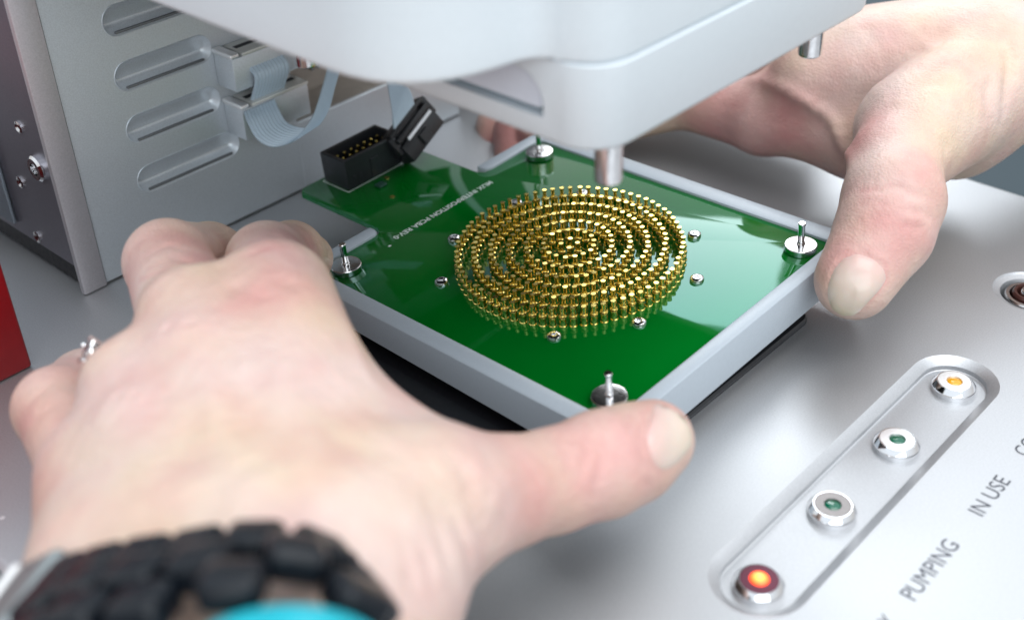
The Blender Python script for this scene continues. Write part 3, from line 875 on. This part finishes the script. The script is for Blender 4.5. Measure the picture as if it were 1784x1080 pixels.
def surface_nets(F, org, h):
    nx, ny, nz = F.shape
    ins = F < 0
    cnt = np.zeros((nx - 1, ny - 1, nz - 1), np.int8)
    for dx in (0, 1):
        for dy in (0, 1):
            for dz in (0, 1): cnt += ins[dx:nx - 1 + dx, dy:ny - 1 + dy, dz:nz - 1 + dz]
    act = (cnt > 0) & (cnt < 8)
    idx = -np.ones(act.shape, np.int64); ci = np.argwhere(act); idx[act] = np.arange(len(ci))
    acc = np.zeros((len(ci), 3)); n = np.zeros(len(ci))
    cor = [(x, y, z) for x in (0, 1) for y in (0, 1) for z in (0, 1)]
    for i in range(8):
        for j in range(i + 1, 8):
            a, b = cor[i], cor[j]
            if sum(abs(p - q) for p, q in zip(a, b)) != 1: continue
            fa = F[ci[:, 0] + a[0], ci[:, 1] + a[1], ci[:, 2] + a[2]]; fb = F[ci[:, 0] + b[0], ci[:, 1] + b[1], ci[:, 2] + b[2]]
            m = (fa < 0) != (fb < 0); t = np.where(m, fa / np.where(m, fa - fb, 1), 0)
            acc += np.where(m[:, None], np.array(a) + t[:, None] * (np.array(b) - np.array(a)), 0); n += m
    Vv = (ci + acc / n[:, None]) * h + org
    quads = []
    for ax in range(3):
        o1, o2 = [(1, 2), (2, 0), (0, 1)][ax]
        sl = [slice(1, -1)] * 3; sl[ax] = slice(0, -1)
        sl2 = list(sl); sl2[ax] = slice(1, None)
        A = ins[tuple(sl)]; B = ins[tuple(sl2)]
        for cond, fl in ((A & ~B, False), (~A & B, True)):
            e = np.argwhere(cond)
            for q in range(3):
                if q != ax: e[:, q] += 1
            def cell(d1, d2):
                c = e.copy(); c[:, o1] -= d1; c[:, o2] -= d2
                return idx[c[:, 0], c[:, 1], c[:, 2]]
            q4 = np.stack([cell(1, 1), cell(0, 1), cell(0, 0), cell(1, 0)], 1)
            quads.append(q4[:, ::-1] if fl else q4)
    return Vv, np.concatenate(quads)
def build_hand(groups, kf, h=.8, pad=4, post=None):
    """groups: {'palm': [(a, b, ra, rb)...], 'finger': [...]}; each finger blends into the palm, not into its neighbours"""
    allp = []
    for g in groups.values():
        for a, b, ra, rb in g[1]:
            allp += [(a, ra), (b, rb)]
    lo = np.min([np.array(p) - r for p, r in allp], 0) - pad; hi = np.max([np.array(p) + r for p, r in allp], 0) + pad
    n = np.ceil((hi - lo) / h).astype(int) + 1
    gx, gy, gz = [lo[i] + h * np.arange(n[i]) for i in range(3)]
    P = np.stack(np.meshgrid(gx, gy, gz, indexing='ij'), -1).reshape(-1, 3).astype(np.float32)
    def ev(lst, k):
        d = None
        for a, b, ra, rb in lst:
            q = round_cone(P, a, b, ra, rb); d = q if d is None else smin(d, q, k)
        return d
    palm = ev(groups['palm'][1], groups['palm'][0])
    tot = palm
    for nme, (k, lst) in groups.items():
        if nme == 'palm': continue
        tot = smin(tot, smin(palm, ev(lst, 3.0), k), .9)
    if post is not None: tot = post(P, tot)
    return surface_nets(tot.reshape(n), lo, h)
def smooth_mesh(Vv, Q, it=6, lam=.5):
    n = len(Vv)
    e = np.concatenate([Q[:, [0, 1]], Q[:, [1, 2]], Q[:, [2, 3]], Q[:, [3, 0]]])
    e = np.concatenate([e, e[:, ::-1]])
    deg = np.bincount(e[:, 0], minlength=n)[:, None]
    for i in range(it):
        for l in (lam, -lam * 1.04):
            s = np.zeros_like(Vv)
            for c in range(3): s[:, c] = np.bincount(e[:, 0], weights=Vv[e[:, 1], c], minlength=n)
            Vv = Vv + l * (s / deg - Vv)
    return Vv
def vnormals(Vv, Q):
    nn = np.cross(Vv[Q[:, 2]] - Vv[Q[:, 0]], Vv[Q[:, 3]] - Vv[Q[:, 1]])
    N = np.zeros_like(Vv)
    for c in range(4):
        for k in range(3): N[:, k] += np.bincount(Q[:, c], weights=nn[:, k], minlength=len(Vv))
    return N / (np.linalg.norm(N, axis=1)[:, None] + 1e-12)
def seg_dist(Vv, a, b):
    ab = b - a; t = np.clip(((Vv - a) @ ab) / (ab @ ab + 1e-9), 0, 1)
    return np.linalg.norm(Vv - (a + t[:, None] * ab), axis=1)
def surf_points(Vv, N, pts):
    """find the spot of the skin seen at each design point"""
    pr = proj_np(Vv); face = ((CAMn - Vv) * N).sum(1) > 0
    out = []
    for p in pts:
        d = np.hypot(pr[:, 0] - p[0], pr[:, 1] - p[1]) + np.where(face, 0, 1e4)
        c = np.where(d < d.min() + 8)[0]; out.append(Vv[c[np.argmin(pr[c, 2])]])
    return out
def relief(Vv, Q, creases):
    """creases / tendons: (points, height in mm, width in mm)"""
    N = vnormals(Vv, Q); off = np.zeros(len(Vv))
    for pts, hgt, wid in creases:
        if hgt < 0 and wid < 2: hgt, wid = hgt * 1.45, max(1.0, wid * 1.1)
        dense = [pts[0]]
        for a, b in zip(pts, pts[1:]):
            m = max(1, int(math.hypot(b[0] - a[0], b[1] - a[1]) / 7))
            dense += [(a[0] + (b[0] - a[0]) * i / m, a[1] + (b[1] - a[1]) * i / m) for i in range(1, m + 1)]
        sp = surf_points(Vv, N, dense)
        d = np.full(len(Vv), 1e9)
        for a, b in zip(sp, sp[1:]): d = np.minimum(d, seg_dist(Vv, a, b))
        # fade out towards both ends
        e = np.minimum(np.linalg.norm(Vv - sp[0], axis=1), np.linalg.norm(Vv - sp[-1], axis=1))
        L = sum(np.linalg.norm(b - a) for a, b in zip(sp, sp[1:]))
        off += hgt * np.exp(-(d / wid) ** 2) * np.clip(e / (L * .35) + .15, 0, 1)
    red = np.zeros(len(Vv))
    return Vv + N * off[:, None]
def flush_attr(Vv, Q, spots, creases=()):
    N = vnormals(Vv, Q); f = np.zeros(len(Vv))
    for pts, hgt, wid in creases:
        if hgt > 0 or wid >= 1.0: continue
        sp = surf_points(Vv, N, [(a[0] + (b[0] - a[0]) * i / 8, a[1] + (b[1] - a[1]) * i / 8) for a, b in zip(pts, pts[1:]) for i in range(9)])
        d = np.full(len(Vv), 1e9)
        for a, b in zip(sp, sp[1:]): d = np.minimum(d, seg_dist(Vv, a, b))
        f = np.maximum(f, .5 * np.exp(-(d / 1.1) ** 2))
    for p, rad, amt in spots:
        c = surf_points(Vv, N, [p])[0]
        f = np.maximum(f, amt * np.exp(-(np.linalg.norm(Vv - c, axis=1) / rad) ** 2))
    return f
def hand_object(name, Vv, Q, f, mat_, parent):
    me = bpy.data.meshes.new(name)
    me.vertices.add(len(Vv)); me.vertices.foreach_set('co', (Vv * S).astype(np.float32).ravel())
    me.loops.add(Q.size); me.loops.foreach_set('vertex_index', Q.astype(np.int32).ravel())
    me.polygons.add(len(Q)); me.polygons.foreach_set('loop_start', np.arange(0, Q.size, 4, dtype=np.int32))
    me.polygons.foreach_set('use_smooth', np.ones(len(Q), bool))
    me.update(calc_edges=True); me.validate()
    a = me.attributes.new('flush', 'FLOAT', 'POINT'); a.data.foreach_set('value', f.astype(np.float32))
    me.materials.append(mat_)
    o = bpy.data.objects.new(name, me); return link(o, parent)
def nail(Vv, Q, outline, tip_dir, parent, name='thumbnail'):
    """a curved nail plate lying on the finger inside the given outline"""
    bvh = BVHTree.FromPolygons([V(v) for v in Vv], [tuple(int(i) for i in q) for q in Q])
    O = catmull([(*p, 0) for p in outline] + [(*outline[0], 0)], 5)[:-1]
    c = sum(O, V((0, 0, 0))) / len(O)
    hits = []
    K = [0, .25, .5, .7, .85, .95, 1.0]
    HT = [.75, .75, .72, .66, .55, .35, -.25]
    grid = []
    td = V((*tip_dir, 0)).normalized()
    def cast(p):
        d = ray(p.x, p.y).normalized(); h_ = bvh.ray_cast(CAM, d)
        return h_
    h0 = cast(c)
    vs = []; tips = []
    ext = max((p - c).dot(td) for p in O)
    rings = []
    for k_, ht in zip(K, HT):
        ring = []
        for p in (O if k_ > 0 else [c]):
            q = c + (p - c) * k_
            h_ = cast(q)
            if h_[0] is None:
                h_ = bvh.find_nearest(at(q.x, q.y, (h0[0] - CAM).length * .995))
            t = (q - c).dot(td) / ext
            ht2 = ht + (.25 * max(0, t) if k_ < 1 else 0)
            ring.append(len(vs)); vs.append((h_[0] + h_[1] * ht2) * S); tips.append(t * .5 + .5)
        rings.append(ring)
    fs = []
    n = len(O)
    for i in range(n): fs.append((rings[0][0], rings[1][i], rings[1][(i + 1) % n]))
    for a, b in zip(rings[1:], rings[2:]):
        for i in range(n): fs.append((a[i], b[i], b[(i + 1) % n], a[(i + 1) % n]))
    me = bpy.data.meshes.new(name); me.from_pydata([tuple(v) for v in vs], [], fs)
    at_ = me.attributes.new('nail_tip', 'FLOAT', 'POINT'); at_.data.foreach_set('value', np.array(tips, np.float32))
    bm = bmesh.new(); bm.from_mesh(me); [bmesh.ops.smooth_vert(bm, verts=[v for v in bm.verts if not v.is_boundary], factor=.5, use_axis_x=True, use_axis_y=True, use_axis_z=True) for _ in range(6)]
    bmesh.ops.recalc_face_normals(bm, faces=bm.faces[:]); bm.to_mesh(me); bm.free()
    for p in me.polygons: p.use_smooth = True
    me.materials.append(M['nail'])
    return link(bpy.data.objects.new(name, me), parent)

def A(*p): return tuple(at(*p))
def chain(pts):                                     # (px, py, depth, radius)
    return [(A(*p[:3]), A(*q[:3]), p[3], q[3]) for p, q in zip(pts, pts[1:])]

#@@LEFT
def Z(px, py, z, r):
    p = onz(px, py, z); return (px, py, (CAM - p).dot(CR @ V((0, 0, 1))), r)
LW = {
 'palm': (10.0, chain([Z(170, 1260, 40, 13), Z(215, 1010, 40, 13), (160, 830, 216, 9.5)]) +
               chain([Z(330, 1260, 44, 14), Z(340, 1000, 44, 14), (238, 682, 226, 10.2)]) +
               chain([Z(520, 1260, 46, 15), Z(480, 1000, 45, 15), (340, 560, 236, 10.5)]) +
               chain([Z(530, 1290, 42, 15.5), Z(600, 1015, 42, 15.5), (480, 520, 240, 11.2)]) +
               chain([Z(605, 1010, 42, 15.5), (730, 885, 203, 12.5)]) +
               chain([Z(530, 1290, 36, 15), Z(600, 1045, 36, 14)]) +
               chain([(560, 700, 225, 9), (740, 830, 212, 9.5)])),
 'thumb': (9.0, chain([(700, 905, 200, 13.6), (880, 856, 216, 9.7), (960, 838, 224, 9.3), (1050, 808, 230, 9.9), (1095, 791, 235, 9.4), (1137, 768, 238, 8.1)])),
 'index': (5.0, chain([(480, 520, 242, 10.4), (466, 458, 274, 9.0), (508, 442, 296, 7.6), (536, 450, 308, 6.4)])),
 'middle': (5.0, chain([(335, 560, 240, 10.2), (293, 458, 268, 9.3), (365, 446, 293, 7.8), (430, 462, 308, 6.8)])),
 'ring': (5.0, chain([(258, 690, 234, 9.3), (262, 640, 268, 8.2), (280, 650, 284, 7.4), (340, 650, 296, 6.8)])),
 'little': (5.0, chain([(165, 835, 224, 8.8), (98, 712, 248, 8.3), (150, 672, 268, 7.8), (215, 668, 284, 7.2)])),
}
Vl, Ql = build_hand(LW, 6)
Vl = smooth_mesh(Vl, Ql, 5)
NAIL_L = [(1136, 702), (1165, 693), (1198, 704), (1214, 735), (1208, 772), (1186, 803), (1156, 822), (1133, 800), (1124, 750)]
NAIL_R = [(1470, 448), (1500, 441), (1536, 461), (1545, 490), (1514, 528), (1482, 556), (1453, 548), (1439, 512), (1450, 472)]
CL = [
    ([(1160, 826), (1128, 803), (1119, 750), (1130, 700)], -.28, .9), ([(1152, 832), (1118, 806), (1108, 750), (1120, 697)], .22, 1.2),
    ([(470, 560), (500, 700), (580, 870)], .8, 3.4),          # extensor tendons
    ([(340, 610), (380, 740), (440, 900)], .7, 3.2),
    ([(245, 740), (290, 830), (360, 930)], .5, 3.0),
    ([(780, 795), (870, 835), (940, 830)], .8, 3.2),
    ([(420, 620), (440, 780)], -.9, 5.0), ([(300, 690), (340, 840)], -.7, 4.5), ([(560, 620), (640, 760)], -.7, 5.0),
    ([(410, 500), (455, 478), (505, 490)], .8, 7.5), ([(290, 570), (330, 560)], .8, 5.5), ([(200, 690), (235, 680)], .6, 4.5),   # knuckles
    ([(730, 900), (800, 862), (880, 880)], -1.0, 4.5),
    ([(800, 800), (830, 835), (850, 845)], -.5, 1.4),
    ([(560, 760), (640, 720), (700, 790)], .5, 2.4), ([(500, 800), (430, 840), (380, 930)], .35, 1.6), ([(600, 820), (560, 900)], .3, 1.6),  # veins
    ([(1018, 728), (1026, 780), (1018, 850)], -.28, .8), ([(1040, 722), (1054, 790), (1048, 860)], -.34, .9), ([(1066, 722), (1080, 780)], -.24, .8),
    ([(996, 735), (998, 830)], -.18, .8), ([(975, 742), (972, 800)], -.15, .8),
    ([(1100, 715), (1108, 760), (1112, 800)], -.14, .8),
    ([(800, 880), (835, 985)], -.5, 1.3), ([(772, 895), (800, 1010)], -.42, 1.3), ([(745, 915), (768, 1030)], -.36, 1.3), ([(715, 925), (732, 1050)], -.3, 1.3),
    ([(830, 870), (872, 965)], -.45, 1.5), ([(860, 880), (900, 945)], -.3, 1.3),
    ([(590, 520), (640, 640), (690, 700)], .45, 2.0),
    ([(245, 440), (290, 418), (340, 430)], -.25, .9), ([(250, 462), (300, 440), (335, 450)], -.25, .9), ([(240, 480), (290, 462)], -.2, .9),
    ([(430, 415), (480, 400), (520, 410)], -.22, .9), ([(425, 440), (470, 425)], -.2, .9), ([(410, 500), (450, 515), (500, 505)], -.2, 1.0),
    ([(50, 690), (90, 660)], -.25, .9), ([(55, 720), (100, 690)], -.2, .9),
]
Vl = relief(Vl, Ql, CL)
fl = flush_attr(Vl, Ql, [((460, 480), 15, .5), ((280, 410), 12, .55), ((500, 400), 12, .6), ((550, 430), 9, .7), ((960, 830), 15, .5), ((1040, 820), 15, .55), ((1120, 790), 11, .6),
                         ((60, 720), 12, .6), ((110, 640), 10, .5), ((300, 560), 12, .3), ((330, 440), 8, .6), ((60, 830), 10, .35), ((1150, 690), 7, .5)], CL)
lh = empty('person', (45, -150, 30))
tag(lh, 'left hand gripping the near left side of the board, ring on finger, black bracelet', 'person')
lh.matrix_world = Matrix.Identity(4)
hand_object('hand', Vl, Ql, fl, M['skin'], lh)
nail(Vl, Ql, NAIL_L, (1, .1), lh)
#@@RIGHT
RW = {
 'palm': (10.0, chain([(2250, 190, 372, 23), (1930, 128, 356, 18.5), (1740, 135, 344, 17.5)]) +
               chain([(1740, 115, 345, 16), (1380, 80, 372, 11)]) +
               chain([(1730, 110, 342, 17), (1420, 130, 352, 12)]) +
               chain([(1720, 150, 335, 16), (1600, 215, 322, 13)]) +
               chain([(1700, 90, 345, 15), (1500, 100, 352, 13)]) +
               chain([(1690, 205, 340, 13), (1560, 225, 328, 10)]) +
               chain([(1660, 225, 350, 14), (1500, 238, 352, 11), (1340, 200, 366, 10)])),
 'thumb': (13.0, chain([(1640, 200, 325, 13.5), (1560, 285, 311, 11.4), (1556, 350, 301, 12.2), (1541, 402, 297, 11.6), (1489, 488, 292, 9.5)])),
 'index': (10.0, chain([(1420, 160, 356, 12), (1330, 205, 370, 10.5), (1190, 170, 385, 9.5), (1030, 215, 392, 8.2), (940, 235, 394, 7.6)])),
 'middle': (6.0, chain([(1390, 110, 375, 11.5), (1200, 90, 398, 9.5), (1010, 150, 408, 8.5), (905, 232, 402, 8.2), (902, 296, 396, 7.8)])),
 'ring': (6.0, chain([(1400, 90, 392, 11), (1180, 60, 420, 9.5), (960, 130, 425, 8.5), (866, 222, 414, 6.8), (866, 292, 407, 6.4)])),
}
Vr, Qr = build_hand(RW, 6)
Vr = smooth_mesh(Vr, Qr, 5)
CRL = [
    ([(1434, 512), (1446, 470), (1468, 442), (1502, 435), (1541, 457), (1551, 490), (1520, 530)], -.28, .9), ([(1428, 506), (1438, 464), (1462, 432), (1504, 424), (1550, 450), (1561, 490)], .2, 1.2),
    ([(1300, 130), (1370, 165), (1440, 210), (1478, 290)], 1.5, 2.0),
    ([(1330, 185), (1420, 225)], -.5, 4.0),
    ([(1495, 328), (1560, 318), (1630, 343)], -.38, .9), ([(1560, 352), (1600, 362), (1640, 385)], -.42, .9), ([(1500, 352), (1560, 346)], -.25, .9),
    ([(1570, 385), (1620, 402)], -.3, .9), ([(1520, 370), (1565, 366)], -.2, .9), ([(1500, 420), (1540, 432)], -.15, .9),
    ([(1745, 30), (1765, 90), (1765, 150), (1755, 220)], -.8, 1.7), ([(1725, 120), (1732, 200)], -.6, 1.5), ([(1700, 130), (1712, 200)], -.35, 1.6),
    ([(1640, 50), (1520, 95), (1400, 140)], .7, 4), ([(1650, 120), (1560, 170)], -.8, 4.5), ([(1500, 45), (1600, 30)], .5, 4),
    ([(1640, 170), (1655, 260)], .8, 4), ([(1560, 90), (1600, 70), (1660, 90)], .35, 1.8), ([(1440, 100), (1520, 150), (1560, 210)], .2, 2.2),
]
Vr = relief(Vr, Qr, CRL)
fr_ = flush_attr(Vr, Qr, [((1480, 240), 9, .7), ((1540, 370), 14, .5), ((1450, 440), 10, .75), ((1610, 300), 12, .5), ((1620, 400), 10, .5), ((1350, 220), 18, .75), ((1250, 190), 16, .8),
                          ((890, 240), 12, .9), ((855, 240), 12, 1.0), ((1560, 100), 10, .25), ((1700, 90), 8, .3)], CRL)
rh = empty('person', (0, 0, 0))
tag(rh, 'right hand reaching in from the right with its thumb on the board corner', 'person')
hand_object('hand', Vr, Qr, fr_, M['skin'], rh)
nail(Vr, Qr, NAIL_R, (-.35, .9), rh)
#@@END

# ---------------------------------------------------------------- ring on the finger
rg = empty('finger_ring', A(178, 640, 236))
tag(rg, 'silver ring with a square clear stone on the ring finger of the left hand', 'ring')
rm = frame_from(CR @ V((1, 0, 0)), CR @ V((-.75, .30, .55)))
rg.matrix_world = Matrix.Translation(at(192, 622, 236) * S) @ rm.to_4x4()
# x right, z away from the finger (to the upper left)
band = bmesh.new()
ax = (CR @ V((.32, .94, -.1))).normalized()         # finger direction: band lies round it
loc3 = rm.transposed() @ ax
e_ = loc3.normalized(); u_ = e_.cross(V((1, 0, 0))).normalized(); w_ = e_.cross(u_)
cen = V((0, 0, -7.5))
tube_bm([cen + (u_ * math.cos(2 * PI * i / 36) + w_ * math.sin(2 * PI * i / 36)) * 9.3 for i in range(37)], .95, 10, bm=band)
obj('band', band, M['ring_silver'], rg, True, 60)
obj('stone', lathe_bm([(0, 1.4), (1.6, 3.2), (2.3, 4.0), (2.3, 4.3), (1.5, 4.9), (0, 4.9)], 8), M['glass_stone'], rg)
bm = bmesh.new()
for k_ in range(4):
    a = PI / 4 + k_ * PI / 2
    tube_bm([(.7 * math.cos(a), .7 * math.sin(a), 1.0), (2.0 * math.cos(a), 2.0 * math.sin(a), 3.0), (2.5 * math.cos(a), 2.5 * math.sin(a), 5.2)], [.45, .42, .5], 8, bm=bm)
tube_bm([(2.35 * math.cos(PI / 4 + k_ * PI / 2), 2.35 * math.sin(PI / 4 + k_ * PI / 2), 4.3) for k_ in range(5)], .42, 8, bm=bm)
tube_bm([(1.5 * math.cos(PI / 4 + k_ * PI / 2), 1.5 * math.sin(PI / 4 + k_ * PI / 2), 2.0) for k_ in range(5)], .4, 8, bm=bm)
obj('claw', bm, M['ring_silver'], rg, True)
obj('setting', lathe_bm([(.6, .6), (1.3, 1.2), (1.9, 2.4), (1.9, 2.8), (1.5, 2.6), (.8, 1.6)], 20), M['chrome'], rg, True)

# ---------------------------------------------------------------- black link bracelet and cyan band on the left wrist
wat = empty('link_bracelet', (0, 0, 0))
tag(wat, 'chunky black link bracelet with a silver clasp round the left wrist', 'bracelet')
arc = [(-40, 1120, 196), (30, 1050, 184), (118, 1010, 174), (210, 985, 167), (318, 968, 163), (425, 952, 161), (520, 958, 162), (588, 992, 166), (618, 1060, 174), (620, 1150, 184)]
arcp = [at(p[0], p[1] - 14, p[2]) for p in arc]
cl = catmull(arcp, 12)
# resample to equal steps
L_ = [0]
for a, b in zip(cl, cl[1:]): L_.append(L_[-1] + (b - a).length)
def along(s):
    s = max(0, min(L_[-1] - 1e-4, s)); i = max(j for j in range(len(L_)) if L_[j] <= s); t = (s - L_[i]) / (L_[i + 1] - L_[i])
    return cl[i].lerp(cl[i + 1], t), (cl[i + 1] - cl[i]).normalized()
fore = (at(470, 1180, 150) - at(420, 980, 186)).normalized()       # towards the elbow
link_me = None
s = 37.0; kk = 0
while s < L_[-1] - 6:
    for row in range(4):   # the last row sits lower, under the cyan band
        ss = s + (3.95 if row % 2 else 0)
        p, t = along(ss)
        nn = t.cross(fore).normalized()
        if nn.dot(CAM - p) < 0: nn = -nn
        fw = nn.cross(t).normalized()
        if fw.dot(fore) < 0: fw = -fw
        m3 = Matrix((t, t.cross(nn) * -1, nn)).transposed()
        if m3.determinant() < 0: m3 = Matrix((t, t.cross(nn), nn)).transposed()
        if link_me is None:
            b_ = bmesh.new(); bmesh.ops.create_cube(b_, size=1)
            for v in b_.verts: v.co = V((v.co.x * 7.8, v.co.y * 7.4, v.co.z * 5.0)) * S
            bmesh.ops.bevel(b_, geom=b_.edges[:], offset=1.7 * S, segments=5, affect='EDGES', profile=.5)
            o = obj('bracelet_link', b_, M['bracelet'], wat, True, 60); link_me = o
        else: o = link(link_me.copy(), wat)
        q = p + fw * (2.0 + row * 6.9)
        o.matrix_world = Matrix.Translation((q + nn * (0, .8, .2, -6.5)[row]) * S) @ m3.to_4x4()
    s += 7.9
# silver clasp at the left end
p, t = along(25); nn = t.cross(fore).normalized()
if nn.dot(CAM - p) < 0: nn = -nn
m3 = Matrix((t, nn.cross(t), nn)).transposed()
cs = obj('clasp', box_bm(-9.5, 3.2, -3, 19, -2.2, 3.0, 1.8, 4), M['clasp'], wat, True, 60)
cs.matrix_world = Matrix.Translation(p * S) @ (m3 if (m3 @ V((0, 1, 0))).dot(fore) > 0 else m3 @ Matrix.Rotation(PI, 3, 'Z')).to_4x4()
ck = obj('clasp_bar', box_bm(3.8, 6.0, -3, 18, -1.5, 3.4, .7, 3), M['satin'], wat, True, 60)
ck.matrix_world = cs.matrix_world.copy()
cy = obj('wristband', tube_bm(catmull([at(340, 1146, 150), at(385, 1114, 141), at(450, 1094, 139), at(520, 1089, 138), at(590, 1101, 140), at(640, 1128, 144), at(665, 1170, 156)], 8), 2.3, 14), M['cyan'], None, True, 60)
tag(cy, 'smooth bright cyan wristband just below the black bracelet', 'wristband')
